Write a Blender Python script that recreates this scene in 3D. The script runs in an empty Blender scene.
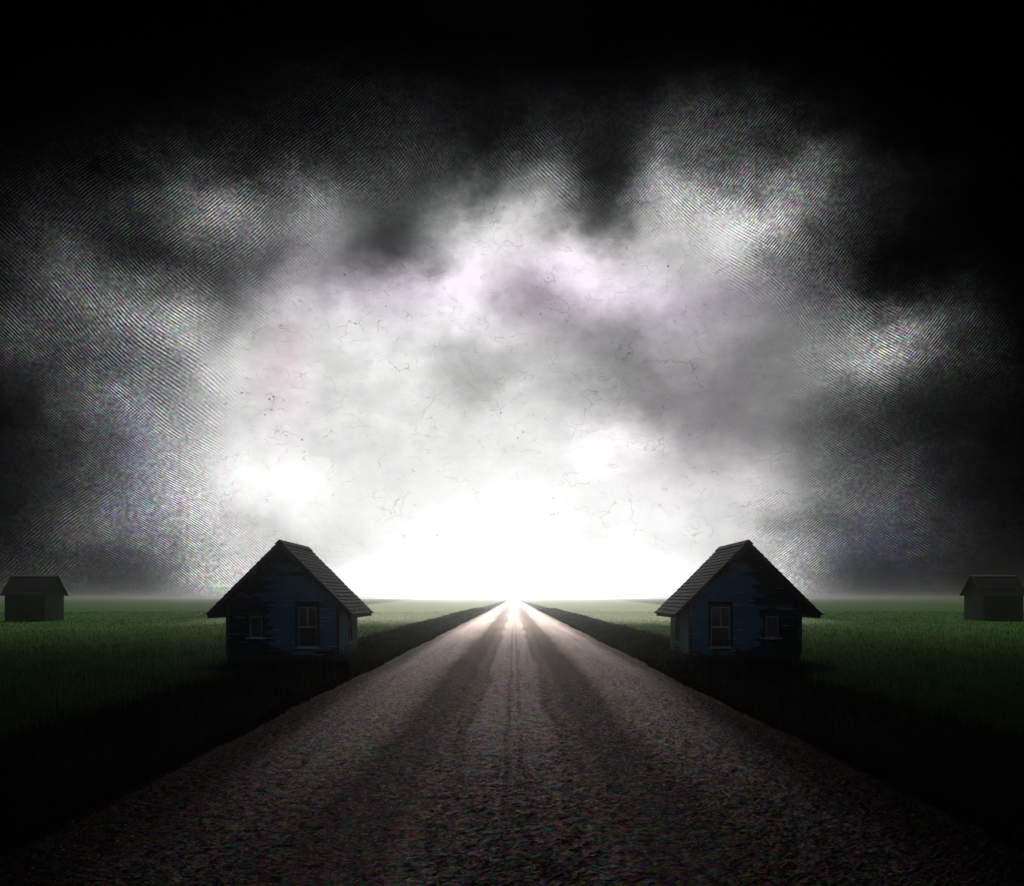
import bpy, math, random
import numpy as np
from mathutils import Vector, Matrix
R = math.radians
random.seed(7)
rng = np.random.default_rng(7)
scene = bpy.context.scene
col = scene.collection

# ------------------------------------------------------------------ camera
cam = bpy.data.cameras.new('camera')
cam_o = bpy.data.objects.new('camera', cam)
col.objects.link(cam_o)
cam_o.location = (0, 0, 2.4)
cam_o.rotation_euler = (R(90), 0, 0)
cam.lens = 36.0 * 900 / 1024
cam.sensor_width = 36
cam.shift_x = -2 / 1024
cam.shift_y = 155 / 1024
cam.clip_start = 0.1
cam.clip_end = 6000
scene.camera = cam_o

# ------------------------------------------------------------------ exposure
scene.view_settings.view_transform = 'Standard'
scene.view_settings.look = 'None'
scene.view_settings.exposure = 0
scene.view_settings.gamma = 1
scene.view_settings.use_curve_mapping = False
scene.cycles.volume_bounces = 1
scene.cycles.max_bounces = 6
scene.cycles.diffuse_bounces = 2
scene.cycles.glossy_bounces = 2
scene.cycles.use_denoising = True

SUN_EL, SUN_STR, SUN_ANG = 43, 4.0, 11
GLOW = 9.0

# ------------------------------------------------------------------ node helper
class NT:
    def __init__(s, tree):
        s.t = tree; tree.nodes.clear()
    def n(s, kind, **kw):
        nd = s.t.nodes.new(kind)
        for k, v in kw.items(): setattr(nd, k, v)
        return nd
    def put(s, sock, v):
        if isinstance(v, bpy.types.NodeSocket): s.t.links.new(v, sock)
        elif isinstance(v, (tuple, list)) and sock.type == 'RGBA' and len(v) == 3: sock.default_value = (*v, 1)
        else: sock.default_value = v
    def m(s, op, a, b=0.0, c=0.0, clamp=False):
        nd = s.n('ShaderNodeMath', operation=op, use_clamp=clamp)
        s.put(nd.inputs[0], a); s.put(nd.inputs[1], b); s.put(nd.inputs[2], c)
        return nd.outputs[0]
    def v(s, op, a, b=(0, 0, 0), scale=None):
        nd = s.n('ShaderNodeVectorMath', operation=op)
        s.put(nd.inputs[0], a); s.put(nd.inputs[1], b)
        if scale is not None: s.put(nd.inputs['Scale'], scale)
        return nd.outputs['Value'] if op in ('DOT_PRODUCT', 'LENGTH') else nd.outputs['Vector']
    def noise(s, vec, scale, detail=4, rough=.55, out='Fac', dist=0):
        nd = s.n('ShaderNodeTexNoise')
        s.put(nd.inputs['Vector'], vec); s.put(nd.inputs['Scale'], scale)
        s.put(nd.inputs['Detail'], detail); s.put(nd.inputs['Roughness'], rough); s.put(nd.inputs['Distortion'], dist)
        return nd.outputs[out]
    def voro(s, vec, scale, feature='F1', out='Distance'):
        nd = s.n('ShaderNodeTexVoronoi', feature=feature)
        s.put(nd.inputs['Vector'], vec); s.put(nd.inputs['Scale'], scale)
        return nd.outputs[out]
    def mix(s, f, a, b, mode='MIX'):
        nd = s.n('ShaderNodeMix', data_type='RGBA', blend_type=mode)
        s.put(nd.inputs[0], f); s.put(nd.inputs[6], a); s.put(nd.inputs[7], b)
        return nd.outputs[2]
    def ramp(s, x, a, b, lo=0.0, hi=1.0):
        nd = s.n('ShaderNodeMapRange', interpolation_type='SMOOTHSTEP')
        s.put(nd.inputs['Value'], x); nd.inputs['From Min'].default_value = a; nd.inputs['From Max'].default_value = b
        nd.inputs['To Min'].default_value = lo; nd.inputs['To Max'].default_value = hi
        return nd.outputs['Result']
    def scaled(s, vec, sc):
        return s.v('MULTIPLY', vec, sc)

# ------------------------------------------------------------------ sky (world): storm sky, a bright break low ahead of the road
def make_world():
    w = bpy.data.worlds.new('World'); scene.world = w; w.use_nodes = True
    N = NT(w.node_tree)
    d = N.n('ShaderNodeTexCoord').outputs['Generated']
    sp = N.n('ShaderNodeSeparateXYZ'); N.put(sp.inputs[0], d)
    x, y, z = sp.outputs
    az = N.m('ARCTAN2', x, y)
    el = N.m('ARCSINE', z)
    cv = N.n('ShaderNodeCombineXYZ'); N.put(cv.inputs[0], az); N.put(cv.inputs[1], el)
    p0 = cv.outputs[0]
    # turbulence shared by every cloud bank
    n1 = N.v('SUBTRACT', N.noise(N.scaled(p0, (1, 1.35, 1)), 5.5, 5, .58, 'Color'), (.5, .5, .5))
    pw = N.v('ADD', p0, N.v('SCALE', n1, scale=.05))
    n2 = N.v('SUBTRACT', N.noise(p0, 2.2, 2, .5, 'Color'), (.5, .5, .5))
    pw = N.v('ADD', pw, N.v('SCALE', n2, scale=.05))
    n3 = N.v('SUBTRACT', N.noise(N.scaled(p0, (1, 1.4, 1)), 15, 5, .62, 'Color'), (.5, .5, .5))
    pw = N.v('ADD', pw, N.v('SCALE', n3, scale=.06))
    def P(px, py):
        u = (px - 514) / 900; v = (598 - py) / 900
        return math.atan(u), math.atan2(v, math.sqrt(1 + u * u))
    def gauss(src, px, py, sx, sy):
        a, e = P(px, py)
        q = N.v('MULTIPLY', N.v('SUBTRACT', src, (a, e, 0)), (900 / sx, 900 / sy, 0))
        return N.m('POWER', 2.71828, N.m('MULTIPLY', N.v('DOT_PRODUCT', q, q), -1))
    # (px, py, spread x, spread y, amount): bright and dark cloud banks by bearing and height
    banks = [
        (470, 440, 300, 200, 0.825), (710, 220, 100, 70, 0.422), (650, 640, 220, 120, 1.206), (500, 240, 60, 42, 0.305),
        (260, 640, 150, 100, 0.465), (230, 340, 150, 100, 0.357), (830, 340, 85, 55, 0.325), (770, 480, 60, 42, 0.275),
        (590, 280, 42, 34, 0.296), (320, 220, 42, 34, 0.275), (440, 300, 42, 34, 0.272), (230, 480, 85, 55, 0.332),
        (200, 280, 42, 34, -0.190), (620, 200, 42, 34, -0.352), (230, 220, 42, 34, 0.271), (530, 200, 42, 34, 0.298),
        (440, 640, 100, 70, 0.152), (650, 500, 60, 42, 0.085), (680, 320, 42, 34, 0.085), (350, 320, 42, 34, 0.073),
        (80, 280, 60, 42, 0.207), (380, 240, 42, 34, -0.158), (560, 600, 85, 55, -0.433), (860, 580, 42, 34, -0.274),
        (260, 260, 42, 34, -0.164), (140, 360, 42, 34, -0.117), (830, 280, 42, 34, 0.032), (740, 160, 42, 34, -0.115),
        (140, 580, 42, 34, -0.176), (800, 200, 42, 34, 0.213), (-70, 640, 220, 120, 0.069), (470, 220, 42, 34, 0.304),
        (500, 320, 42, 34, 0.181), (740, 120, 42, 34, 0.128), (590, 440, 42, 34, 0.126), (650, 200, 42, 34, 0.391),
        (590, 240, 42, 34, 0.099), (800, 520, 42, 34, -0.157), (890, 340, 42, 34, 0.264), (650, 380, 42, 34, -0.116),
        (230, 560, 42, 34, 0.126), (950, 600, 60, 42, -0.108), (770, 400, 42, 34, 0.099), (740, 320, 42, 34, 0.119),
        (140, 260, 42, 34, -0.194), (170, 200, 42, 34, 0.081), (-10, 400, 60, 42, -0.053), (470, 380, 42, 34, -0.128),
        (170, 320, 42, 34, 0.108), (290, 300, 42, 34, 0.099), (500, 160, 42, 34, -0.070), (380, 120, 85, 55, 0.044),
        (650, 280, 42, 34, 0.288), (740, 220, 42, 34, 0.242), (590, 640, 42, 34, -0.289), (20, 320, 42, 34, 0.158),
        (890, 280, 42, 34, -0.139), (950, 320, 42, 34, 0.075), (110, 520, 42, 34, 0.101), (410, 360, 42, 34, 0.111),
        (890, 480, 42, 34, 0.085), (620, 440, 42, 34, 0.131), (320, 500, 60, 42, 0.118), (770, 640, 42, 34, -0.229),
        (680, 580, 60, 42, -0.237), (860, 640, 42, 34, -0.125), (560, 340, 42, 34, 0.092), (230, 320, 42, 34, -0.100),
        (110, 640, 42, 34, 0.071), (830, 440, 42, 34, -0.038), (500, 640, 42, 34, -0.112), (470, 280, 42, 34, 0.198),
        (380, 300, 42, 34, 0.151), (380, 200, 42, 34, 0.060), (710, 260, 42, 34, 0.046), (680, 120, 42, 34, 0.070),
        (680, 360, 42, 34, 0.158), (80, 340, 42, 34, -0.070), (-10, 280, 42, 34, -0.060), (800, 600, 42, 34, -0.084),
        (590, 540, 60, 42, -0.108), (170, 380, 42, 34, -0.115), (980, 380, 42, 34, 0.038), (560, 260, 42, 34, 0.277),
        (-100, 500, 60, 42, 0.087), (-10, 500, 42, 34, -0.041), (890, 200, 60, 42, 0.051), (290, 160, 42, 34, -0.032),
        (410, 520, 42, 34, 0.047), (500, 400, 42, 34, 0.084), (740, 280, 42, 34, 0.079), (530, 300, 42, 34, -0.079),
        (530, 100, 42, 34, 0.031), (50, 300, 42, 34, -0.136), (200, 600, 42, 34, 0.049), (800, 260, 42, 34, -0.057),
        (230, 360, 42, 34, 0.098), (140, 400, 42, 34, 0.106), (110, 440, 42, 34, -0.043), (290, 420, 42, 34, 0.047),
    ]
    B = 0.0
    for px, py, sx, sy, wgt in banks:
        B = N.m('MULTIPLY_ADD', gauss(pw, px, py, sx, sy), wgt, B)
    # billows
    bil = N.noise(N.scaled(p0, (1, 1.5, 1)), 9, 6, .6)
    bil2 = N.noise(N.scaled(p0, (1, 1.2, 1)), 28, 5, .6)
    amp = N.m('ADD', N.m('MULTIPLY', N.m('SUBTRACT', bil, .5), .42), N.m('MULTIPLY', N.m('SUBTRACT', bil2, .5), .26))
    core = gauss(p0, 510, 540, 260, 110)
    amp = N.m('MULTIPLY', amp, N.m('SUBTRACT', 1.0, N.m('MULTIPLY', core, .85)))
    B = N.m('MULTIPLY', N.m('MAXIMUM', B, 0.0), N.m('ADD', 1.0, amp))
    # fine streaked texture in the darker cloud, like engraved rain
    aO, eO = P(510, 420)
    qO = N.v('MULTIPLY', N.v('SUBTRACT', p0, (aO, eO, 0)), (900 / 300, 900 / 215, 0))
    rO = N.m('ADD', N.v('LENGTH', qO), N.m('MULTIPLY', N.m('SUBTRACT', bil, .5), .5))
    mid = N.m('MULTIPLY', N.ramp(rO, .82, 1.25), N.ramp(B, .97, .75))
    ph1 = N.v('DOT_PRODUCT', N.v('ADD', p0, N.v('SCALE', n2, scale=.16)), (.62, .8, 0))
    s1 = N.m('SINE', N.m('MULTIPLY', ph1, 2 * math.pi / .0026))
    ph2 = N.v('DOT_PRODUCT', N.v('ADD', p0, N.v('SCALE', n2, scale=.10)), (-.66, .75, 0))
    s2 = N.m('SINE', N.m('MULTIPLY', ph2, 2 * math.pi / .0025))
    sel = N.ramp(N.noise(p0, 3.1, 3), .46, .54)
    hat = N.m('ADD', N.m('MULTIPLY', s1, sel), N.m('MULTIPLY', s2, N.m('SUBTRACT', 1.0, sel)))
    brk = N.noise(p0, 60, 3, .6)
    hat = N.m('MULTIPLY', hat, N.ramp(brk, .35, .65, .1, 1.25))
    grit = N.noise(p0, 260, 2, .7)
    hat = N.m('ADD', hat, N.m('MULTIPLY', N.m('SUBTRACT', grit, .5), 2.4))
    B = N.m('MULTIPLY', B, N.m('ADD', 1.0, N.m('MULTIPLY', N.m('MULTIPLY', hat, mid), .50)))
    # thin crooked wisps and flecks
    ring = N.m('MULTIPLY', N.ramp(B, .4, .6), N.ramp(B, 1.02, .96))
    for sc_, wd, lo, k in ((16, .009, .50, .16), (30, .015, .50, .15), (52, .022, .50, .13)):
        vv = N.voro(N.v('ADD', N.scaled(p0, (.8, 1.3, 1)), N.v('SCALE', n1, scale=.14)), sc_, 'DISTANCE_TO_EDGE')
        crack = N.m('MULTIPLY', N.ramp(vv, wd, .0), N.ramp(N.noise(p0, sc_ * 1.1, 3), lo, lo + .12))
        B = N.m('MULTIPLY', B, N.m('SUBTRACT', 1.0, N.m('MULTIPLY', N.m('MULTIPLY', crack, ring), k)))
    fl = N.m('MULTIPLY', N.ramp(N.voro(p0, 85, 'F1'), .13, .06), N.ramp(N.noise(p0, 9, 3), .52, .64))
    B = N.m('MULTIPLY', B, N.m('SUBTRACT', 1.0, N.m('MULTIPLY', N.m('MULTIPLY', fl, ring), .35)))
    B = N.m('POWER', N.m('MINIMUM', N.m('MAXIMUM', B, 0.0), 1.0), 2.55)
    # the veiled glow low over the end of the road
    B = N.m('MULTIPLY_ADD', gauss(p0, 514, 590, 105, 22), GLOW, B)
    B = N.m('MULTIPLY_ADD', gauss(p0, 512, 545, 190, 120), .24, B)
    tint = N.mix(N.ramp(B, .02, .5), (.94, 1.0, .98), (1, 1, .985))
    for px, py, sx, sy, c, k in [(400, 285, 130, 35, (1.0, .84, 1.08), .6), (560, 290, 70, 45, (1.04, .82, 1.04), .65),
                                 (700, 400, 90, 90, (1.05, .90, 1.02), .5), (690, 300, 90, 25, (1.0, .86, 1.1), .6), (880, 545, 40, 40, (.82, .86, 1.4), .6),
                                 (140, 470, 30, 110, (.86, .9, 1.3), .45), (285, 370, 20, 50, (1.1, .86, .98), .6)]:
        tint = N.mix(N.m('MULTIPLY', gauss(pw, px, py, sx, sy), k), tint, c)
    cn = N.mix(N.ramp(rO, .8, 1.4, .04, .75), (1, 1, 1), N.v('SCALE', N.noise(p0, 110, 3, .7, 'Color'), scale=2.0))
    cloud = N.v('MULTIPLY', N.v('SCALE', tint, scale=B), cn)
    # unseen low patch of blue sky behind the viewer, added to light the house fronts
    sky = N.n('ShaderNodeTexSky', sky_type='NISHITA', sun_disc=False)
    sky.sun_elevation = R(SUN_EL); sky.sun_rotation = 0
    fill_sky = N.m('MULTIPLY', N.ramp(y, -.35, -.8), N.ramp(N.m('ADD', el, N.m('MULTIPLY', N.m('SUBTRACT', bil, .5), .2)), R(24), R(10)))
    bg = N.n('ShaderNodeBackground'); N.put(bg.inputs['Color'], cloud); bg.inputs['Strength'].default_value = 1
    bg2 = N.n('ShaderNodeBackground'); N.put(bg2.inputs['Color'], sky.outputs[0]); bg2.inputs['Strength'].default_value = .036
    mx = N.n('ShaderNodeMixShader'); N.put(mx.inputs[0], fill_sky)
    N.put(mx.inputs[1], bg.outputs[0]); N.put(mx.inputs[2], bg2.outputs[0])
    o = N.n('ShaderNodeOutputWorld'); N.put(o.inputs[0], mx.outputs[0])
    w.cycles.sampling_method = 'MANUAL'; w.cycles.sample_map_resolution = 1024
make_world()

# ------------------------------------------------------------------ sun, veiled, ahead of the road
sun = bpy.data.lights.new('sun', 'SUN')
sun.energy = SUN_STR; sun.angle = R(SUN_ANG); sun.color = (1, .95, .87)
sun_o = bpy.data.objects.new('sun', sun); col.objects.link(sun_o)
sun_o.rotation_euler = (R(-(90 - SUN_EL)), 0, 0)      # shines towards -Y and down
sun_o.location = (0, 50, 300)

# ------------------------------------------------------------------ mesh helpers
class MB:
    """collects boxes, prisms and blades and links them as ONE mesh object"""
    def __init__(s, mirror=1): s.vs = []; s.fs = []; s.mir = mirror
    def add(s, vs, fs):
        b = len(s.vs)
        s.vs += [(v[0] * s.mir, v[1], v[2]) for v in vs]
        for f in fs:
            g = [b + i for i in f]
            s.fs.append(g[::-1] if s.mir < 0 else g)
    def hexa(s, c):          # bottom ring 0-3 counter-clockwise from above, top ring 4-7
        s.add(c, [(3, 2, 1, 0), (4, 5, 6, 7), (0, 1, 5, 4), (1, 2, 6, 5), (2, 3, 7, 6), (3, 0, 4, 7)])
    def box(s, x0, x1, y0, y1, z0, z1):
        s.hexa([(x0, y0, z0), (x1, y0, z0), (x1, y1, z0), (x0, y1, z0), (x0, y0, z1), (x1, y0, z1), (x1, y1, z1), (x0, y1, z1)])
    def build(s, name, m, parent=None, bevel=0):
        me = bpy.data.meshes.new(name); me.from_pydata(s.vs, [], s.fs); me.update()
        me.materials.append(m)
        o = bpy.data.objects.new(name, me); col.objects.link(o)
        if parent: o.parent = parent
        if bevel:
            b = o.modifiers.new('bevel', 'BEVEL'); b.width = bevel; b.segments = 2; b.limit_method = 'ANGLE'
        return o
def tag(o, label=None, cat=None, group=None, kind=None):
    if label: o['label'] = label
    if cat: o['category'] = cat
    if group: o['group'] = group
    if kind: o['kind'] = kind
    return o
def empty(name, loc):
    o = bpy.data.objects.new(name, None); col.objects.link(o); o.location = loc; o.empty_display_size = .3
    return o

# ------------------------------------------------------------------ materials
def mat(name):
    m = bpy.data.materials.new(name); m.use_nodes = True
    N = NT(m.node_tree)
    b = N.n('ShaderNodeBsdfPrincipled'); o = N.n('ShaderNodeOutputMaterial')
    N.put(o.inputs['Surface'], b.outputs[0])
    pos = N.n('ShaderNodeTexCoord').outputs['Object']
    return m, N, b, pos, o
def bump(N, b, h, dist, strength=1.0):
    nd = N.n('ShaderNodeBump'); nd.inputs['Strength'].default_value = strength; nd.inputs['Distance'].default_value = dist
    N.put(nd.inputs['Height'], h); N.put(b.inputs['Normal'], nd.outputs[0])

def m_field():
    m, N, b, p, o = mat('field_grass')
    sp = N.n('ShaderNodeSeparateXYZ'); N.put(sp.inputs[0], p)
    ax = N.m('ABSOLUTE', sp.outputs[0])
    big = N.noise(p, .05, 4); mid = N.noise(N.scaled(p, (1, .5, 1)), .6, 4); fine = N.noise(p, 9, 4, .7)
    c = N.mix(N.ramp(big, .35, .65), (.010, .070, .002), (.024, .072, .005))
    c = N.mix(N.ramp(mid, .4, .7), c, (.025, .06, .009))
    c = N.mix(N.ramp(fine, .3, .75), c, N.mix(.5, c, (.015, .03, .008)))
    haze_pale = N.m('MULTIPLY', N.ramp(N.m('ADD', N.m('SUBTRACT', ax, N.m('MULTIPLY', sp.outputs[1], .1)), N.m('MULTIPLY', N.m('SUBTRACT', mid, .5), 6)), 26, 16), N.ramp(N.m('ADD', sp.outputs[1], N.m('MULTIPLY', N.m('SUBTRACT', mid, .5), 18)), 74, 104))      # distant haze put into the field colour beside the road
    c = N.mix(haze_pale, c, (.38, .42, .28))
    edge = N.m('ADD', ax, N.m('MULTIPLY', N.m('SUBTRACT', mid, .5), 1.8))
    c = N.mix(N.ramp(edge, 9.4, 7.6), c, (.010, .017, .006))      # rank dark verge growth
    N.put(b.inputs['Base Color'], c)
    b.inputs['Roughness'].default_value = .9; b.inputs['Specular IOR Level'].default_value = .03
    bump(N, b, N.m('ADD', fine, mid), .12, .7)
    return m
def m_blade(name, c1, c2, trans, hazed=False):
    m, N, b, p, o = mat(name)
    c = N.mix(N.ramp(N.noise(p, 1.3, 3), .35, .65), c1, c2)
    c = N.mix(N.ramp(N.noise(p, 14, 1), .5, .8), c, (.07, .075, .03))
    c = N.mix(N.ramp(N.noise(p, .16, 4, .6), .42, .62, 0, .65), c, tuple(k * .35 for k in c1))
    c = N.mix(N.ramp(N.noise(N.scaled(p, (1, .6, 1)), .35, 3), .55, .7, 0, .5), c, (.075, .10, .012))
    if hazed:
        sp = N.n('ShaderNodeSeparateXYZ'); N.put(sp.inputs[0], p)
        ax = N.m('ABSOLUTE', sp.outputs[0]); mid = N.noise(N.scaled(p, (1, .5, 1)), .6, 4)
        c = N.mix(N.m('MULTIPLY', N.ramp(N.m('ADD', N.m('SUBTRACT', ax, N.m('MULTIPLY', sp.outputs[1], .1)), N.m('MULTIPLY', N.m('SUBTRACT', mid, .5), 6)), 26, 16), N.ramp(N.m('ADD', sp.outputs[1], N.m('MULTIPLY', N.m('SUBTRACT', mid, .5), 18)), 74, 104)), c, (.42, .46, .31))  # same painted haze, paling the distant blades
    N.put(b.inputs['Base Color'], c); b.inputs['Roughness'].default_value = .7; b.inputs['Specular IOR Level'].default_value = .04
    t = N.n('ShaderNodeBsdfTranslucent'); N.put(t.inputs[0], c)
    mx = N.n('ShaderNodeMixShader'); mx.inputs[0].default_value = trans
    N.put(mx.inputs[1], b.outputs[0]); N.put(mx.inputs[2], t.outputs[0]); N.put(o.inputs['Surface'], mx.outputs[0])
    return m
def m_road():
    m, N, b, p, o = mat('gravel')
    sp = N.n('ShaderNodeSeparateXYZ'); N.put(sp.inputs[0], p)
    wob = N.noise(N.scaled(p, (.25, .07, 1)), 1, 3)
    ax = N.m('ADD', N.m('ABSOLUTE', sp.outputs[0]), N.m('MULTIPLY', N.m('SUBTRACT', wob, .5), .9))
    streak = N.noise(N.scaled(p, (2.2, .05, 1)), 1, 5, .6)
    # loose pale stone in the crown and between wheel paths, packed dark dirt in the wheel paths
    crown = N.m('MULTIPLY', N.ramp(ax, .85, .5), N.ramp(N.m('ADD', sp.outputs[1], N.m('MULTIPLY', wob, 8)), 13, 24, .08, 1))  # crown also dims towards the viewer, near shade put into the colour
    side = N.m('MULTIPLY', N.ramp(ax, 1.9, 2.7), N.ramp(ax, 4.5, 3.5))
    side = N.m('MULTIPLY', side, N.ramp(sp.outputs[1], 8, 19, .12, 1))  # side bands dimmed close to the viewer, painted shade as well
    mid_ = N.m('MULTIPLY', N.ramp(ax, .5, .8), N.ramp(ax, 1.3, 1.0))
    loose = N.m('MAXIMUM', crown, N.m('MAXIMUM', N.m('MULTIPLY', side, .85), N.m('MULTIPLY', mid_, .10)))
    loose = N.m('MULTIPLY', loose, N.ramp(streak, .2, .7, .5, 1.2), clamp=True)
    rut = N.m('MULTIPLY', N.ramp(N.m('ABSOLUTE', N.m('SUBTRACT', N.m('ABSOLUTE', sp.outputs[0]), .11)), .07, .03), .5)
    loose = N.m('MULTIPLY', loose, N.m('SUBTRACT', 1.0, rut))
    c = N.mix(loose, (.020, .015, .012), (.24, .205, .18))
    edge_shade = N.m('MULTIPLY', N.ramp(ax, 3.0, 4.3), N.ramp(sp.outputs[1], 34, 15))  # near road corners painted dark as shade, fading out farther along
    c = N.mix(edge_shade, c, (.010, .008, .006))
    loose = N.m('MULTIPLY', loose, N.m('SUBTRACT', 1.0, edge_shade))
    g0 = N.noise(N.scaled(p, (1.6, 1, 1)), 4.5, 8, .86)
    g3 = N.noise(N.scaled(p, (1.3, 1, 1)), 6, 7, .88, 'Color')
    g1 = N.voro(p, 26, 'F1', 'Color')
    gd = N.voro(p, 26, 'F1')
    hs = N.n('ShaderNodeHueSaturation'); hs.inputs['Saturation'].default_value = 1.0; N.put(hs.inputs['Color'], g1)
    stone = N.mix(.5, hs.outputs[0], g3)
    hs2 = N.n('ShaderNodeHueSaturation'); hs2.inputs['Saturation'].default_value = 1.6; N.put(hs2.inputs['Color'], stone)
    c = N.mix(.85, c, stone, 'OVERLAY')
    N.put(b.inputs['Base Color'], c)
    tintc = N.v('MULTIPLY', (.98, .84, .80), N.mix(.8, (1, 1, 1), N.v('SCALE', hs2.outputs[0], scale=1.9)))
    spk = N.m('MULTIPLY', N.m('SUBTRACT', 1.0, N.m('MULTIPLY', edge_shade, .9)), 1.0)
    spk = N.m('MULTIPLY', spk, N.ramp(N.m('ADD', g0, N.m('MULTIPLY', N.m('SUBTRACT', gd, .35), -.25)), .36, .66, 0, 1.5))
    h = N.m('ADD', N.m('MULTIPLY', gd, -.35), N.m('MULTIPLY', g0, 2.0))
    bm = N.n('ShaderNodeBump'); bm.inputs['Strength'].default_value = .8; bm.inputs['Distance'].default_value = .03; N.put(bm.inputs['Height'], h)
    fr = N.n('ShaderNodeFresnel'); N.put(fr.inputs['Normal'], bm.outputs[0])
    N.put(fr.inputs['IOR'], N.m('ADD', 1.004, N.m('MULTIPLY', N.m('MULTIPLY', N.m('ADD', loose, .035), spk), .62)))
    df = N.n('ShaderNodeBsdfDiffuse'); N.put(df.inputs['Color'], c); N.put(df.inputs['Normal'], bm.outputs[0])
    gl = N.n('ShaderNodeBsdfGlossy'); N.put(gl.inputs['Color'], tintc); N.put(gl.inputs['Normal'], bm.outputs[0])
    N.put(gl.inputs['Roughness'], N.ramp(N.noise(p, 30, 2), .3, .7, .32, .5))
    mx = N.n('ShaderNodeMixShader'); N.put(mx.inputs[0], fr.outputs[0]); N.put(mx.inputs[1], df.outputs[0]); N.put(mx.inputs[2], gl.outputs[0])
    N.put(o.inputs['Surface'], mx.outputs[0]); N.t.nodes.remove(b)
    return m
def m_wood(name, paint, bare, thr, horiz=True, rough=.65, spec=.4):
    m, N, b, p, o = mat(name)
    q = N.scaled(p, (1.2, 1.2, 14) if horiz else (14, 14, 1.2))
    gr = N.noise(q, 2.2, 5, .65)
    row = N.noise(N.scaled(p, (.35, .35, 3.1) if horiz else (5, 5, .3)), 2, 2)
    pat = N.noise(N.scaled(p, (.8, .8, 2.2)), 1.3, 5, .6)
    f = N.m('ADD', pat, N.m('MULTIPLY', N.m('SUBTRACT', row, .5), .9))
    c = N.mix(N.ramp(f, thr - .10, thr + .12), paint, bare)
    c = N.mix(N.ramp(gr, .45, .75, 0, .55), c, N.mix(.5, bare, (.3, .3, .29)))
    N.put(b.inputs['Base Color'], c); b.inputs['Roughness'].default_value = rough; b.inputs['Specular IOR Level'].default_value = spec
    bump(N, b, gr, .012, .6)
    return m
def m_clap(s):
    """faded blue paint on lapped boards; some boards bare and dark, a few pale-lipped; shade and side light put into the colour"""
    m, N, b, p, o = mat('blue_clapboard')
    sp = N.n('ShaderNodeSeparateXYZ'); N.put(sp.inputs[0], p)
    row = N.m('FLOOR', N.m('DIVIDE', N.m('SUBTRACT', sp.outputs[2], .262), .155))
    cv = N.n('ShaderNodeCombineXYZ'); N.put(cv.inputs[0], N.m('MULTIPLY', N.m('ADD', sp.outputs[0], sp.outputs[1]), .55)); N.put(cv.inputs[1], N.m('MULTIPLY', row, 7.31))
    per = N.noise(cv.outputs[0], 1.0, 2, .5)
    gr = N.noise(N.scaled(p, (1.0, 1.0, 16)), 2.4, 5, .65)
    wear = N.noise(N.scaled(p, (.7, .7, 1)), 1.1, 4, .6)
    # shade put into the paint colour: outer end, gable top and foot go dark
    outer_shade = N.ramp(N.m('MULTIPLY', sp.outputs[0], s), .1, -1.3, 0, .75)
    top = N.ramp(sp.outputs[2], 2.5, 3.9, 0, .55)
    side_lit = N.ramp(N.m('MULTIPLY', sp.outputs[0], s), 2.07, 2.10)
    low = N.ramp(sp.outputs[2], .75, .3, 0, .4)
    wear_shade = N.m('ADD', N.m('ADD', outer_shade, N.m('ADD', top, low)), N.m('ADD', N.m('MULTIPLY', N.m('SUBTRACT', wear, .5), .9), N.m('MULTIPLY', N.m('SUBTRACT', per, .5), 2.0)))
    wear_shade = N.m('SUBTRACT', wear_shade, N.m('MULTIPLY', side_lit, .35))
    c = N.mix(per, (.045, .13, .24), (.10, .26, .43))
    c = N.mix(side_lit, c, (.17, .46, .54))  # road-facing wall tinted lighter, standing in for blue-green light on it
    lip = N.m('FRACT', N.m('DIVIDE', N.m('SUBTRACT', sp.outputs[2], .262), .155))
    c = N.mix(N.ramp(wear_shade, .18, .42), c, (.016, .018, .024))
    algae = N.m('MULTIPLY', N.ramp(N.m('ADD', sp.outputs[1], N.m('MULTIPLY', N.m('SUBTRACT', wear, .5), .7)), 2.7, 2.95), N.ramp(N.m('MULTIPLY', sp.outputs[0], s), 2.0, 2.06))
    c = N.mix(algae, c, (.09, .36, .02))       # algae on the rear of the road-side wall
    pale_lip = N.m('MULTIPLY', N.ramp(lip, .30, .10), N.ramp(N.noise(N.scaled(cv.outputs[0], (2.2, 1, 1)), 1.0, 3, .6), .50, .62))  # pale along the lower lip of some boards
    c = N.mix(N.m('MULTIPLY', pale_lip, N.ramp(wear_shade, .9, .45)), c, (.42, .52, .62))
    c = N.mix(N.ramp(gr, .5, .75, 0, .6), c, (.03, .035, .045))
    N.put(b.inputs['Base Color'], c); b.inputs['Roughness'].default_value = .75; b.inputs['Specular IOR Level'].default_value = .08
    bump(N, b, gr, .012, .6)
    return m
def m_plain(name, c, rough=.6, spec=.4, var=.5):
    m, N, b, p, o = mat(name)
    f = N.noise(p, 7, 5, .65)
    N.put(b.inputs['Base Color'], N.mix(N.ramp(f, .3, .7, 0, var), c, tuple(k * .35 for k in c)))
    b.inputs['Roughness'].default_value = rough; b.inputs['Specular IOR Level'].default_value = spec
    bump(N, b, f, .01, .4)
    return m
def m_shingle(name, c1, c2, rough=.5):
    m, N, b, p, o = mat(name)
    f = N.noise(N.scaled(p, (3, 3, 3)), 3, 4); vc = N.voro(N.scaled(p, (1, 5, 1)), 1.6, 'F1', 'Color')
    c = N.mix(N.ramp(f, .3, .7), c1, c2)
    c = N.mix(.35, c, vc, 'OVERLAY')
    N.put(b.inputs['Base Color'], c); b.inputs['Roughness'].default_value = rough; b.inputs['Specular IOR Level'].default_value = .5
    bump(N, b, N.noise(p, 25, 4, .7), .012, .7)
    return m
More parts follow.
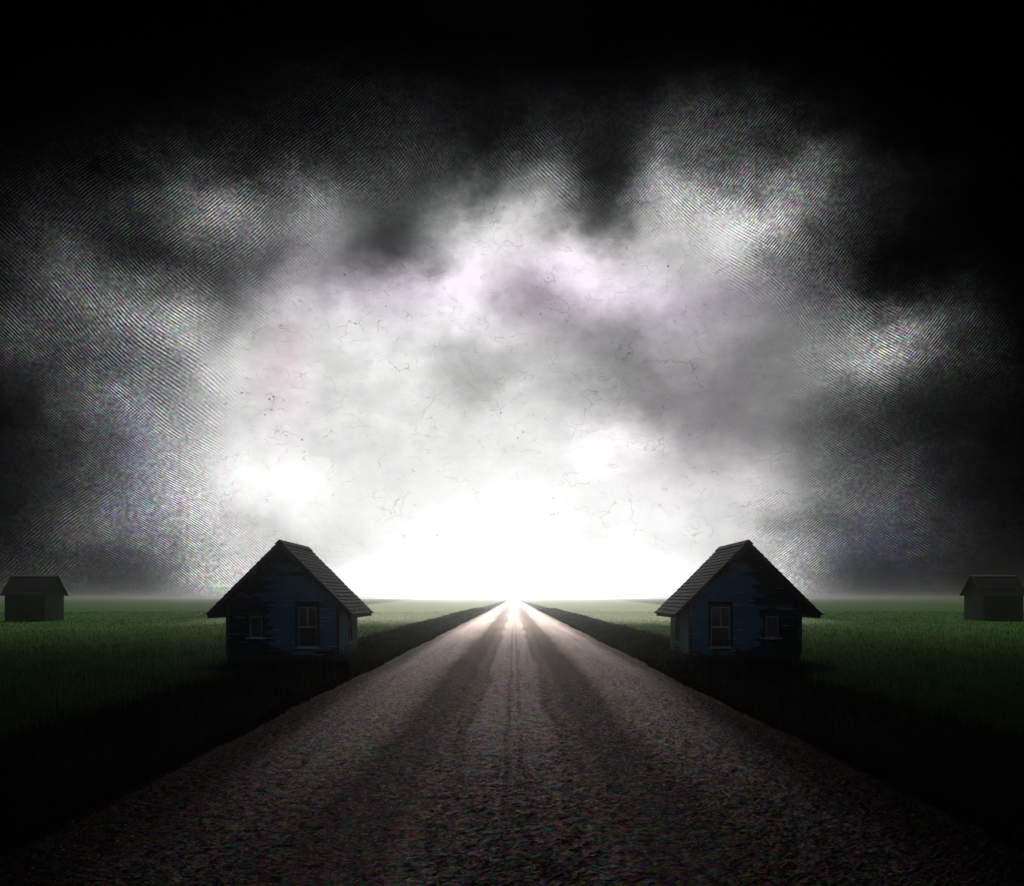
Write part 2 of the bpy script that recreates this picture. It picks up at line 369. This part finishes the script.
M = dict(
    field=m_field(), road=m_road(),
    blade=m_blade('field_blade', (.010, .100, .002), (.026, .095, .005), .5, True),
    verge=m_blade('verge_blade', (.012, .022, .007), (.020, .028, .010), .15),
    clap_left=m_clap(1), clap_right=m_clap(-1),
    trim=m_wood('grey_trim', (.50, .53, .56), (.22, .23, .24), .6, False),
    dark_trim=m_wood('dark_trim', (.03, .035, .05), (.02, .02, .02), .5, False),
    moss=m_wood('mossy_trim', (.22, .55, .04), (.10, .26, .05), .58, False),
    shingle=m_shingle('shingle', (.018, .018, .028), (.010, .020, .019), .66),
    rake=m_plain('rake_paint', (.02, .021, .026), .7, .3),
    stone=m_plain('foundation', (.05, .05, .05), .9, .2),
    pane=m_plain('dark_glass', (.006, .007, .009), .12, .5, .3),
    shed=m_wood('shed_board', (.05, .05, .052), (.03, .03, .03), .5, False),
    shed_door=m_wood('shed_door', (.04, .034, .03), (.03, .025, .022), .5, False),
    shed_roof=m_shingle('shed_roof', (.055, .055, .06), (.04, .04, .042), .7),
    leaf=m_blade('weed_leaf', (.05, .13, .025), (.08, .16, .04), .35),
)

# ------------------------------------------------------------------ ground with its roadside ditches, out to the horizon
def zfield(x, y):
    ax = np.abs(x)
    ditch = -.38 * np.exp(-((ax - 5.75) / .55) ** 2)
    und = .10 * np.sin(x * .11 + 1.3) * np.sin(y * .045 + .4) + .04 * np.sin(x * .37) * np.sin(y * .21 + 2)
    und = und * np.clip((ax - 9) / 10, 0, 1) * np.clip(1 - ax / 400, .2, 1)
    return ditch + und
xs = np.unique(np.concatenate([np.linspace(-2500, -80, 20), np.linspace(-80, -12, 46), np.linspace(-12, -4, 41), [-3, 0, 3],
                               np.linspace(4, 12, 41), np.linspace(12, 80, 46), np.linspace(80, 2500, 20)]))
ys = np.unique(np.concatenate([np.linspace(-60, 0, 13), np.linspace(0, 80, 81), np.linspace(80, 300, 60), np.linspace(300, 2500, 80)]))
def grid_mesh(name, X, Y, Z, m):
    nr, nc = X.shape
    vs = np.stack([X, Y, Z], -1).reshape(-1, 3)
    idx = np.arange(nr * nc).reshape(nr, nc)
    fs = np.stack([idx[:-1, :-1], idx[:-1, 1:], idx[1:, 1:], idx[1:, :-1]], -1).reshape(-1, 4)
    me = bpy.data.meshes.new(name); me.from_pydata(vs.tolist(), [], fs.tolist()); me.update()
    me.materials.append(m)
    for pl in me.polygons: pl.use_smooth = name != 'road'
    o = bpy.data.objects.new(name, me); col.objects.link(o)
    return o
X, Y = np.meshgrid(xs, ys)
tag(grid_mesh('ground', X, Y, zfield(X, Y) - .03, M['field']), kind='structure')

# the gravel road: cambered, ragged at its edges
yr = [-20.0]
while yr[-1] < 2490: yr.append(yr[-1] + (.6 if yr[-1] < 5 else max(.032, .0042 * yr[-1])))
yr = np.array(yr); NC = 261
t = np.linspace(-1, 1, NC)
ragL = sum(a * np.sin(yr * f + ph) for a, f, ph in [(.07, .31, 1), (.035, .9, 2), (.02, 2.3, .4), (.015, 5.1, 3)])
ragR = sum(a * np.sin(yr * f + ph) for a, f, ph in [(.07, .27, 4), (.035, 1.0, 5), (.02, 2.1, 1.4), (.015, 4.7, 2)])
Xr = np.where(t[None] < 0, t[None] * (4.8 + ragL)[:, None], t[None] * (4.8 + ragR)[:, None])
Yr = np.repeat(yr[:, None], NC, 1)
Zr = .06 * (1 - t[None] ** 2) - .02 * np.exp(-((np.abs(Xr) - 1.5) / .5) ** 2) + 0 * Yr
relief = rng.normal(0, 1, Zr.shape)
r2 = rng.normal(0, 1, Zr.shape)
for _ in range(2): r2 = (r2 + np.roll(r2, 1, 0) + np.roll(r2, 1, 1) + np.roll(r2, -1, 0) + np.roll(r2, -1, 1)) / 2.6
track = np.exp(-((np.abs(Xr) - 1.5) / .6) ** 2)
Zr = Zr + (.0042 * relief + .0042 * r2) * (1 - .55 * track)
Xr = Xr + rng.normal(0, .008, Xr.shape) * (np.abs(t) < .99)[None]
Zr[:, 0] = -.05; Zr[:, -1] = -.05
tag(grid_mesh('road', Xr, Yr, Zr, M['road']), kind='structure')

# ------------------------------------------------------------------ grass
HOUSE_X, HOUSE_Y, HW, HD = 8.67, 33.75, 2.08, 3.85
def blades(name, px, py, hgt, wid, m):
    n = len(px)
    a = rng.uniform(0, 2 * np.pi, n); la = rng.uniform(0, 2 * np.pi, n); le = rng.uniform(.1, .6, n) * hgt
    z0 = zfield(px, py) - .04
    dx, dy = np.cos(a) * wid, np.sin(a) * wid
    b0 = np.stack([px - dx, py - dy, z0], -1); b1 = np.stack([px + dx, py + dy, z0], -1)
    mx, my = px + np.cos(la) * le * .35, py + np.sin(la) * le * .35
    m0 = np.stack([mx - dx * .7, my - dy * .7, z0 + hgt * .6], -1); m1 = np.stack([mx + dx * .7, my + dy * .7, z0 + hgt * .6], -1)
    tip = np.stack([px + np.cos(la) * le, py + np.sin(la) * le, z0 + hgt], -1)
    vs = np.stack([b0, b1, m0, m1, tip], 1).reshape(-1, 3)
    k = np.arange(n) * 5
    tri = np.stack([k, k + 1, k + 3, k, k + 3, k + 2, k + 2, k + 3, k + 4], -1).reshape(-1, 3)
    me = bpy.data.meshes.new(name)
    me.vertices.add(len(vs)); me.vertices.foreach_set('co', vs.ravel().astype(np.float32))
    me.loops.add(tri.size); me.loops.foreach_set('vertex_index', tri.ravel().astype(np.int32))
    me.polygons.add(len(tri)); me.polygons.foreach_set('loop_start', (np.arange(len(tri)) * 3).astype(np.int32))
    me.update(calc_edges=True); me.validate()
    me.materials.append(m)
    o = bpy.data.objects.new(name, me); col.objects.link(o)
    return tag(o, kind='stuff')
def outside_house(x, y):
    return ~((np.abs(np.abs(x) - HOUSE_X) < HW + .05) & (y > HOUSE_Y - .05) & (y < HOUSE_Y + HD + .05))
def clump(x, y):
    return .5 + .5 * np.sin(x * 1.7 + np.sin(y * .9) * 2) * np.sin(y * 1.1 + np.sin(x * .6) * 2)
n = 150000
d = 8 + 150 * rng.random(n) ** 1.7
w_ = d * .75
fx = rng.uniform(-1, 1, n) * w_; fy = d
keep = (np.abs(fx) > 7.6 + rng.normal(0, .5, n)) & outside_house(fx, fy) & (rng.random(n) < .35 + .65 * clump(fx, fy))
fx, fy = fx[keep], fy[keep]
fh = rng.uniform(.06, .20, len(fx)) * (1 + .5 * clump(fx * .3, fy * .3))
o = blades('field_grass', fx, fy, fh, np.clip(fy * .00035, .005, .05), M['blade'])
tag(o, 'short green grass covering the open fields on both sides', 'grass')
n = 110000
vy = 6 + 190 * rng.random(n) ** 1.8
vx = (4.75 - np.clip(14 - vy, 0, 7) * .09 + 4.0 * rng.random(n) ** 1.2) * rng.choice([-1, 1], n)
keep = outside_house(vx, vy)
vx, vy = vx[keep], vy[keep]
vh = rng.uniform(.10, .42, len(vx)) * np.clip((np.abs(vx) - 4.3) / 1.2, .3, 1) * (.6 + .6 * clump(vx * .5, vy * .5))
o = blades('verge_grass', vx, vy, vh, np.clip(vy * .0004, .006, .05), M['verge'])
tag(o, 'tall dark grass filling the ditches along both road edges', 'grass')

# loose stones lying on the road, thickest on the crown and along the sides of the wheel paths
def loose_gravel():
    n = 34000
    y = 6.5 + 110 * rng.random(n) ** 2.6
    x = rng.uniform(-4.75, 4.75, n)
    ax = np.abs(x)
    dens = (.16 + .75 * np.exp(-((ax - 3.1) / .7) ** 2) + .6 * np.exp(-(ax / .4) ** 2)) * np.clip(1.25 - y / 90, 0, 1)
    k = rng.random(n) < dens
    x, y = x[k], y[k]; n = len(x)
    z = .06 * (1 - (x / 4.8) ** 2) - .02 * np.exp(-((np.abs(x) - 1.5) / .5) ** 2)
    r = rng.uniform(.004, .012, n) * (1 + .35 * rng.random(n) ** 6 * 3) * (1 + y / 60)
    oc = np.array([[1, 0, 0], [-1, 0, 0], [0, 1, 0], [0, -1, 0], [0, 0, 1], [0, 0, -1]], float)
    a = rng.uniform(0, 6.283, n); ca, sa = np.cos(a), np.sin(a)
    v = oc[None] * rng.uniform(.65, 1.25, (n, 6, 1)) + rng.normal(0, .12, (n, 6, 3))
    v[:, :, 2] *= .4
    vx = v[:, :, 0] * ca[:, None] - v[:, :, 1] * sa[:, None]; vy = v[:, :, 0] * sa[:, None] + v[:, :, 1] * ca[:, None]
    P = np.stack([vx * r[:, None] + x[:, None], vy * r[:, None] + y[:, None], v[:, :, 2] * r[:, None] + z[:, None] + .25 * r[:, None]], -1)
    f = np.array([[0, 2, 4], [2, 1, 4], [1, 3, 4], [3, 0, 4], [2, 0, 5], [1, 2, 5], [3, 1, 5], [0, 3, 5]])
    tri = (f[None] + 6 * np.arange(n)[:, None, None]).reshape(-1, 3)
    me = bpy.data.meshes.new('loose_gravel'); vs = P.reshape(-1, 3)
    me.vertices.add(len(vs)); me.vertices.foreach_set('co', vs.ravel().astype(np.float32))
    me.loops.add(tri.size); me.loops.foreach_set('vertex_index', tri.ravel().astype(np.int32))
    me.polygons.add(len(tri)); me.polygons.foreach_set('loop_start', (np.arange(len(tri)) * 3).astype(np.int32))
    me.update(calc_edges=True); me.validate()
    m, N, b, p, o_ = mat('stone')
    geo = N.n('ShaderNodeNewGeometry').outputs['Random Per Island']
    wn = N.n('ShaderNodeTexWhiteNoise', noise_dimensions='1D'); N.put(wn.inputs['W'], N.m('MULTIPLY', geo, 917.3))
    hs = N.n('ShaderNodeHueSaturation'); hs.inputs['Saturation'].default_value = .55; N.put(hs.inputs['Color'], wn.outputs['Color'])
    c = N.mix(.8, N.mix(N.ramp(geo, .5, 1), (.14, .115, .095), (.42, .38, .34)), hs.outputs[0], 'OVERLAY')
    N.put(b.inputs['Base Color'], c); b.inputs['Roughness'].default_value = .5; b.inputs['IOR'].default_value = 1.3
    N.put(b.inputs['Specular Tint'], N.mix(.6, (1, .9, .82), hs.outputs[0], 'OVERLAY'))
    me.materials.append(m)
    o = bpy.data.objects.new('loose_gravel', me); col.objects.link(o)
    tag(o, 'loose brown and grey stones scattered over the road surface', 'gravel', kind='stuff')
loose_gravel()

# ------------------------------------------------------------------ the two roadside houses
PEAK, EAVE_X = 4.53, 2.66
def roof_z(x): return PEAK - abs(x)
def minus(a, b, holes):
    segs = [(a, b)]
    for h0, h1 in holes:
        out = []
        for s0, s1 in segs:
            if h1 <= s0 or h0 >= s1: out.append((s0, s1)); continue
            if h0 > s0: out.append((s0, h0))
            if h1 < s1: out.append((h1, s1))
        segs = out
    return [s for s in segs if s[1] - s[0] > .02]
def clap_wall(b, place, u0, u1, zmax, holes, gable, rs):
    """lapped boards; place(u, d, z) maps along-wall, outward, up to a point"""
    z = .28
    while z < zmax - .02:
        zt = min(z + .165, zmax)
        lim = (PEAK - .12 - zt) if gable else 99
        a, c = max(u0, -lim), min(u1, lim)
        hs = [(h[0], h[1]) for h in holes if z < h[3] - .005 and zt > h[2] + .005]
        if c - a > .05:
            for s0, s1 in minus(a, c, hs):
                # butt joints between board lengths
                cuts = [s0]
                while s1 - cuts[-1] > 2.0: cuts.append(cuts[-1] + rs.uniform(.9, 1.9))
                cuts.append(s1)
                for e0, e1 in zip(cuts[:-1], cuts[1:]):
                    k = rs.uniform(-.004, .007); dz = rs.uniform(-.006, .006)
                    e1g = e1 - .004
                    lo, hi = z - .015 + dz, zt + .01
                    pts = [place(e0, .048 + k, lo), place(e1g, .048 + k, lo), place(e1g, -.02, lo), place(e0, -.02, lo),
                           place(e0, .008, hi), place(e1g, .008, hi), place(e1g, -.02, hi), place(e0, -.02, hi)]
                    b.hexa(pts)
        z += .155
def window(root, s, place, u0, u1, z0, z1, sash, fr_m):
    """frame > pane(s), sash bars; place as in clap_wall"""
    def bar(b, a0, a1, c0, c1, d0, d1):
        b.hexa([place(a0, d1, c0), place(a1, d1, c0), place(a1, d0, c0), place(a0, d0, c0),
                place(a0, d1, c1), place(a1, d1, c1), place(a1, d0, c1), place(a0, d0, c1)])
    f = MB(s); t = .075
    bar(f, u0, u0 + t, z0, z1, -.05, .05); bar(f, u1 - t, u1, z0, z1, -.05, .05)
    bar(f, u0 - .02, u1 + .02, z1, z1 + .09, -.05, .06)
    fo = f.build('window', fr_m, root, .006)
    g = MB(s); bar(g, u0 - .05, u1 + .05, z0 - .06, z0, -.05, .09); g.build('sill', M['trim'], fo, .006)
    zm = z0 + (z1 - z0) * .5
    p = MB(s); bar(p, u0 + t, u1 - t, z0, z1, -.045, -.035); p.build('pane', M['pane'], fo)
    q = MB(s); e = .032
    if sash:
        bar(q, u0 + t, u1 - t, zm - e, zm + e, -.034, .012)
        um = (u0 + u1) / 2
        bar(q, um - .018, um + .018, zm + e, z1 - e, -.034, .0)
    bar(q, u0 + t, u0 + t + e, z0, z1, -.034, .004); bar(q, u1 - t - e, u1 - t, z0, z1, -.034, .004)
    bar(q, u0 + t + e, u1 - t - e, z1 - e, z1, -.034, .004); bar(q, u0 + t + e, u1 - t - e, z0, z0 + e, -.034, .004)
    q.build('sash', M['trim'], fo, .003)
    return fo

def house(side, label, seed):
    """side = -1: left of the road.  Local +x (before mirroring) faces the road."""
    s = 1 if side < 0 else -1
    rs = random.Random(seed)
    root = empty('wooden_house', (side * HOUSE_X, HOUSE_Y, 0))
    tag(root, label, 'house', 'small wooden houses flanking the road')
    W, D = HW, HD
    front_holes = [(.47, 1.39, .50, 2.15), (-1.33, -.67, .86, 1.81)]
    side_holes = [(1.9, 2.75, .60, 2.03)]
    front = lambda u, d, z: (u, -d, z)
    road = lambda u, d, z: (W + d, u, z)
    back = lambda u, d, z: (-u, D + d, z)
    far = lambda u, d, z: (-W - d, D - u, z)
    b = MB(s)
    clap_wall(b, front, -W, W, PEAK - .2, front_holes, True, rs)
    clap_wall(b, back, -W, W, PEAK - .2, [], True, rs)
    clap_wall(b, road, .02, D - .02, 2.34, side_holes, False, rs)
    clap_wall(b, far, .02, D - .02, 2.34, [], False, rs)
    # sheathing behind the boards (stays inside the roof)
    b.box(-W + .03, -W + .07, .07, D - .07, .05, 2.30)
    b.box(W - .19, W - .15, .07, D - .07, .05, 2.30)
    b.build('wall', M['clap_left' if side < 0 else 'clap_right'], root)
    f = MB(s)
    f.box(-W + .02, W - .02, .015, D - .015, -.45, .262)
    f.build('foundation', M['stone'], root)
    for cx, cy, m in ((W, 0, M['dark_trim']), (-W, 0, M['dark_trim']), (W, D, M['moss']), (-W, D, M['dark_trim'])):
        c = MB(s); sx = 1 if cx > 0 else -1; sy = -1 if cy == 0 else 1
        c.box(min(cx - sx * .10, cx + sx * .045), max(cx - sx * .10, cx + sx * .045), cy + min(0, sy * .045) + (0 if sy < 0 else .0), cy + max(0, sy * .045), .264, 2.30)
        c.box(min(cx, cx + sx * .045), max(cx, cx + sx * .045), min(cy - sy * .003, cy - sy * .10), max(cy - sy * .003, cy - sy * .10), .264, 2.30)
        c.build('corner_board', m, root, .004)
    c = MB(s); c.box(W + .049, W + .062, -.005, .085, .30, 2.22); c.build('corner_strip', M['trim'], root, .003)
    window(root, s, front, .50, 1.36, .56, 2.06, True, M['dark_trim'])
    window(root, s, front, -1.30, -.70, .92, 1.72, False, M['dark_trim'])
    window(root, s, road, 1.95, 2.70, .66, 1.94, True, M['dark_trim'])
    # pale attic louvre slats in the gable
    # roof: two planes of overlapping shingle courses on a deck
    y0, y1 = -.50, D + .42
    r = MB(s)
    k = 1 / math.sqrt(2)
    for sg in (-1, 1):
        a = [(0, roof_z(0) - .05), (EAVE_X, roof_z(EAVE_X) - .05), (EAVE_X - .05, roof_z(EAVE_X) - .10), (0, roof_z(0) - .15)]
        vs = [(sg * q[0], yy, q[1]) for yy in (y0, y1) for q in a]
        fs = [(0, 1, 2, 3), (7, 6, 5, 4), (0, 4, 5, 1), (1, 5, 6, 2), (2, 6, 7, 3), (3, 7, 4, 0)]
        r.add(vs, fs if sg < 0 else [q[::-1] for q in fs])
        nrow = 20
        for i in range(nrow):
            u0 = EAVE_X + .05 - i * (EAVE_X + .05) / nrow; u1 = max(0, u0 - (EAVE_X / nrow) * 1.25)
            yy = y0 - .03 - rs.uniform(0, .16)
            while yy < y1 + .03:
                wdt = rs.uniform(.18, .32)
                a0, a1 = max(yy, y0 - .03), min(yy + wdt - .008, y1 + .03)
                yy += wdt
                if a1 - a0 < .03: continue
                th = .045 + rs.uniform(-.006, .012); dd = rs.uniform(-.018, .018)
                p0 = (u0 + dd, PEAK - u0 - dd - .05); p1 = (u1, PEAK - u1 - .05)
                pts = []
                for up in (0, 1):
                    h0 = th * up; h1 = .012 * up
                    q = [(sg * (p0[0] + h0 * k), a0, p0[1] + h0 * k), (sg * (p0[0] + h0 * k), a1, p0[1] + h0 * k),
                         (sg * (p1[0] + h1 * k), a1, p1[1] + h1 * k), (sg * (p1[0] + h1 * k), a0, p1[1] + h1 * k)]
                    pts += q if sg > 0 else q[::-1]
                r.hexa(pts)
    ro = r.build('roof', M['shingle'], root)
    c = MB(s)
    for sg in (-1, 1):
        c.hexa([(sg * .0, y0 - .04, PEAK + .005), (sg * .15, y0 - .04, PEAK - .145), (sg * .15, y1 + .04, PEAK - .145), (0, y1 + .04, PEAK + .005),
                (sg * .0, y0 - .04, PEAK + .035), (sg * .17, y0 - .04, PEAK - .125), (sg * .17, y1 + .04, PEAK - .125), (0, y1 + .04, PEAK + .035)])
    c.build('ridge_cap', M['shingle'], ro)
    for yy in (y0 - .028, y1 + .003):
        for sg in (-1, 1):
            c = MB(s)
            a = [(sg * .002, PEAK - .06), (sg * (EAVE_X - .01), PEAK - EAVE_X - .05), (sg * (EAVE_X - .01), PEAK - EAVE_X - .24), (sg * .002, PEAK - .25)]
            vs = [(q[0], y_, q[1]) for y_ in (yy, yy + .025) for q in a]
            c.add(vs, [(0, 1, 2, 3), (7, 6, 5, 4), (0, 4, 5, 1), (1, 5, 6, 2), (2, 6, 7, 3), (3, 7, 4, 0)])
            c.build('rake_board', M['rake'], root)
    for sg in (-1, 1):
        c = MB(s); xa, xb = sg * (EAVE_X - .06), sg * (EAVE_X - .035)
        c.box(min(xa, xb), max(xa, xb), y0 + .002, y1 - .002, PEAK - EAVE_X - .22, PEAK - EAVE_X - .06)
        c.build('fascia', M['rake'], root)
    return root
house(-1, 'small dark blue clapboard house standing left of the gravel road, its shingled slope facing right', 3)
house(1, 'small dark blue clapboard house standing right of the gravel road, its shingled slope facing left', 11)

# leafy weeds at the road-side wall of each house
def weed(side, label, seed):
    rs = random.Random(seed)
    b = MB()
    x0 = side * (HOUSE_X - HW - .42); y0 = HOUSE_Y + .9
    st = b
    for i in range(34):
        bx, by = rs.gauss(0, .2), rs.gauss(0, .5); h = rs.uniform(.25, .75)
        lx, ly = rs.gauss(0, .12), rs.gauss(0, .12)
        st.hexa([(bx - .006, by - .006, -.15), (bx + .006, by - .006, -.15), (bx + .006, by + .006, -.15), (bx - .006, by + .006, -.15),
                 (bx + lx - .003, by + ly - .003, h), (bx + lx + .003, by + ly - .003, h), (bx + lx + .003, by + ly + .003, h), (bx + lx - .003, by + ly + .003, h)])
        for j in range(14):
            t_ = rs.uniform(.25, 1); px, py, pz = bx + lx * t_, by + ly * t_, h * t_
            a = rs.uniform(0, 6.28); L = rs.uniform(.06, .13); w2 = L * .3; up = rs.uniform(-.2, .6)
            ca, sa = math.cos(a), math.sin(a)
            b.add([(px, py, pz), (px + ca * L * .5 - sa * w2, py + sa * L * .5 + ca * w2, pz + up * L * .6),
                   (px + ca * L, py + sa * L, pz + up * L * .8), (px + ca * L * .5 + sa * w2, py + sa * L * .5 - ca * w2, pz + up * L * .6)], [(0, 3, 2, 1)])
    root = b.build('weed_bush', M['leaf']); root.location = (x0, y0, -.02)
    tag(root, label, 'bush', 'weeds growing against the houses')
weed(-1, 'low leafy green weeds against the road side wall of the left house', 5)
weed(1, 'low leafy green weeds against the road side wall of the right house', 6)

# ------------------------------------------------------------------ far sheds in the fields
def shed(side, label, seed):
    s = 1 if side < 0 else -1
    rs = random.Random(seed)
    root = empty('field_shed', (side * 52.75, 97, -.05))
    tag(root, label, 'shed', 'far sheds at the edges of the fields')
    w, D, H, PK = 2.15, 4.2, 3.0, 4.98
    b = MB(s)
    x = -w
    while x < w - .01:                                    # upright boards, front and back
        e = min(x + .2, w)
        for yy in (0, D - .03):
            k = rs.uniform(-.006, .006)
            if yy or not (-.75 < (x + e) / 2 < .55): b.box(x, e - .012, yy + k, yy + .03 + k, -.2, H)
            else: b.box(x, e - .012, yy + k, yy + .03 + k, 2.25, H)
        x = e
    y = .035
    while y < D - .05:                                    # gable ends, following the pitch
        e = min(y + .2, D - .035)
        for sg in (-1, 1):
            k = rs.uniform(-.006, .006); xx = sg * (w - .015)
            z0_, z1_ = [H + (1 - abs(q - D / 2) / (D / 2)) * (PK - H) - .1 for q in (y, e - .012)]
            b.hexa([(xx - .015 + k, y, -.2), (xx + .015 + k, y, -.2), (xx + .015 + k, e - .012, -.2), (xx - .015 + k, e - .012, -.2),
                    (xx - .015 + k, y, z0_), (xx + .015 + k, y, z0_), (xx + .015 + k, e - .012, z1_), (xx - .015 + k, e - .012, z1_)])
        y = e
    b.build('wall', M['shed'], root)
    r = MB(s)
    for sg in (-1, 1):
        yE = D / 2 + sg * (D / 2 + .3); sl = (PK - H) / (D / 2)
        for i in range(11):
            q0, q1 = i / 11, min(1, (i + 1.15) / 11)
            ya, yb = yE + (D / 2 - yE) * q0, yE + (D / 2 - yE) * q1
            za, zb = PK - abs(ya - D / 2) * sl, PK - abs(yb - D / 2) * sl
            dz = rs.uniform(-.01, .01)
            pts = [(-w - .38, ya, za - .02), (w + .38, ya, za - .02), (w + .38, yb, zb - .03), (-w - .38, yb, zb - .03),
                   (-w - .38, ya, za + .05 + dz), (w + .38, ya, za + .05 + dz), (w + .38, yb, zb + .012), (-w - .38, yb, zb + .012)]
            if sg > 0: pts = [pts[j] for j in (1, 0, 3, 2, 5, 4, 7, 6)]
            r.hexa(pts)
    r.build('roof', M['shed_roof'], root)
    d_ = MB(s)
    for i in range(6): d_.box(-.74 + i * .213, -.74 + i * .213 + .205, -.02, .02, -.15, 2.22)
    d_.box(-.72, .52, -.045, -.021, .35, .5); d_.box(-.72, .52, -.045, -.021, 1.7, 1.85)
    d_.build('door', M['shed_door'], root)
shed(-1, 'far grey gabled shed in the field at the left edge, beyond the left house', 21)
shed(1, 'far grey gabled shed in the field at the right edge, beyond the right house', 22)

# ------------------------------------------------------------------ added cloud body overhead: lumpy closed dark vapour, shaped to shade the near ground
def shade_cloud():
    nx, ny = 120, 90
    gx = np.linspace(-420, 420, nx); gy = np.linspace(-260, 420, ny)
    X, Y = np.meshgrid(gx, gy)
    def fb(x, y, s0):
        o = 0; a = 1; f = 1 / 90; rr = np.random.default_rng(s0)
        for i in range(5):
            for k in range(3):
                th, ph = rr.uniform(0, 6.28, 2)
                o = o + a * np.sin((x * np.cos(th) + y * np.sin(th)) * f * 6.28 / 2 + ph) / 3
            a *= .55; f *= 1.9
        return o
    front = np.minimum(187 + 16 * fb(X, Y * .1, 4) + .0012 * X ** 2, 290)
    ex = np.clip((420 - np.abs(X)) / 90, 0, 1)
    ey = np.clip((front - Y) / 85, 0, 1) * np.clip((Y + 260) / 40, 0, 1)
    th = 40 * ex * ey * (.9 + .3 * fb(X, Y, 9)) + .02
    th = np.maximum(th, .02)
    zb = 116 + 4 * fb(X, Y, 5) - th * .35
    zt = zb + th
    vs = np.concatenate([np.stack([X, Y, zb], -1).reshape(-1, 3), np.stack([X, Y, zt], -1).reshape(-1, 3)])
    i = np.arange(nx * ny).reshape(ny, nx); q = nx * ny
    bot = np.stack([i[:-1, :-1], i[1:, :-1], i[1:, 1:], i[:-1, 1:]], -1).reshape(-1, 4)
    top = np.stack([i[:-1, :-1], i[:-1, 1:], i[1:, 1:], i[1:, :-1]], -1).reshape(-1, 4) + q
    rim = np.concatenate([i[0, :], i[1:, -1], i[-1, -2::-1], i[-2:0:-1, 0]])
    nxt = np.roll(rim, -1)
    side = np.stack([rim, nxt, nxt + q, rim + q], -1)
    me = bpy.data.meshes.new('shade_cloud'); me.from_pydata(vs.tolist(), [], np.concatenate([bot, top, side]).tolist()); me.update()
    m = bpy.data.materials.new('dark_vapour'); m.use_nodes = True
    N = NT(m.node_tree); o = N.n('ShaderNodeOutputMaterial')
    pv = N.n('ShaderNodeVolumeAbsorption'); pv.inputs['Color'].default_value = (.02, .02, .02, 1); pv.inputs['Density'].default_value = .12
    N.put(o.inputs['Volume'], pv.outputs[0])
    me.materials.append(m)
    ob = bpy.data.objects.new('shade_cloud', me); col.objects.link(ob)
    tag(ob, kind='structure')
shade_cloud()

# ------------------------------------------------------------------ haze lying over the fields
hz = MB(); hz.box(-2600, 2600, -90, 2600, -1.6, 6.2)
m = bpy.data.materials.new('haze'); m.use_nodes = True
N = NT(m.node_tree); o_ = N.n('ShaderNodeOutputMaterial')
pv = N.n('ShaderNodeVolumePrincipled'); pv.inputs['Color'].default_value = (.95, .96, .95, 1)
pv.inputs['Density'].default_value = .0009; pv.inputs['Anisotropy'].default_value = .955
N.put(o_.inputs['Volume'], pv.outputs[0])
tag(hz.build('haze', m), kind='stuff')
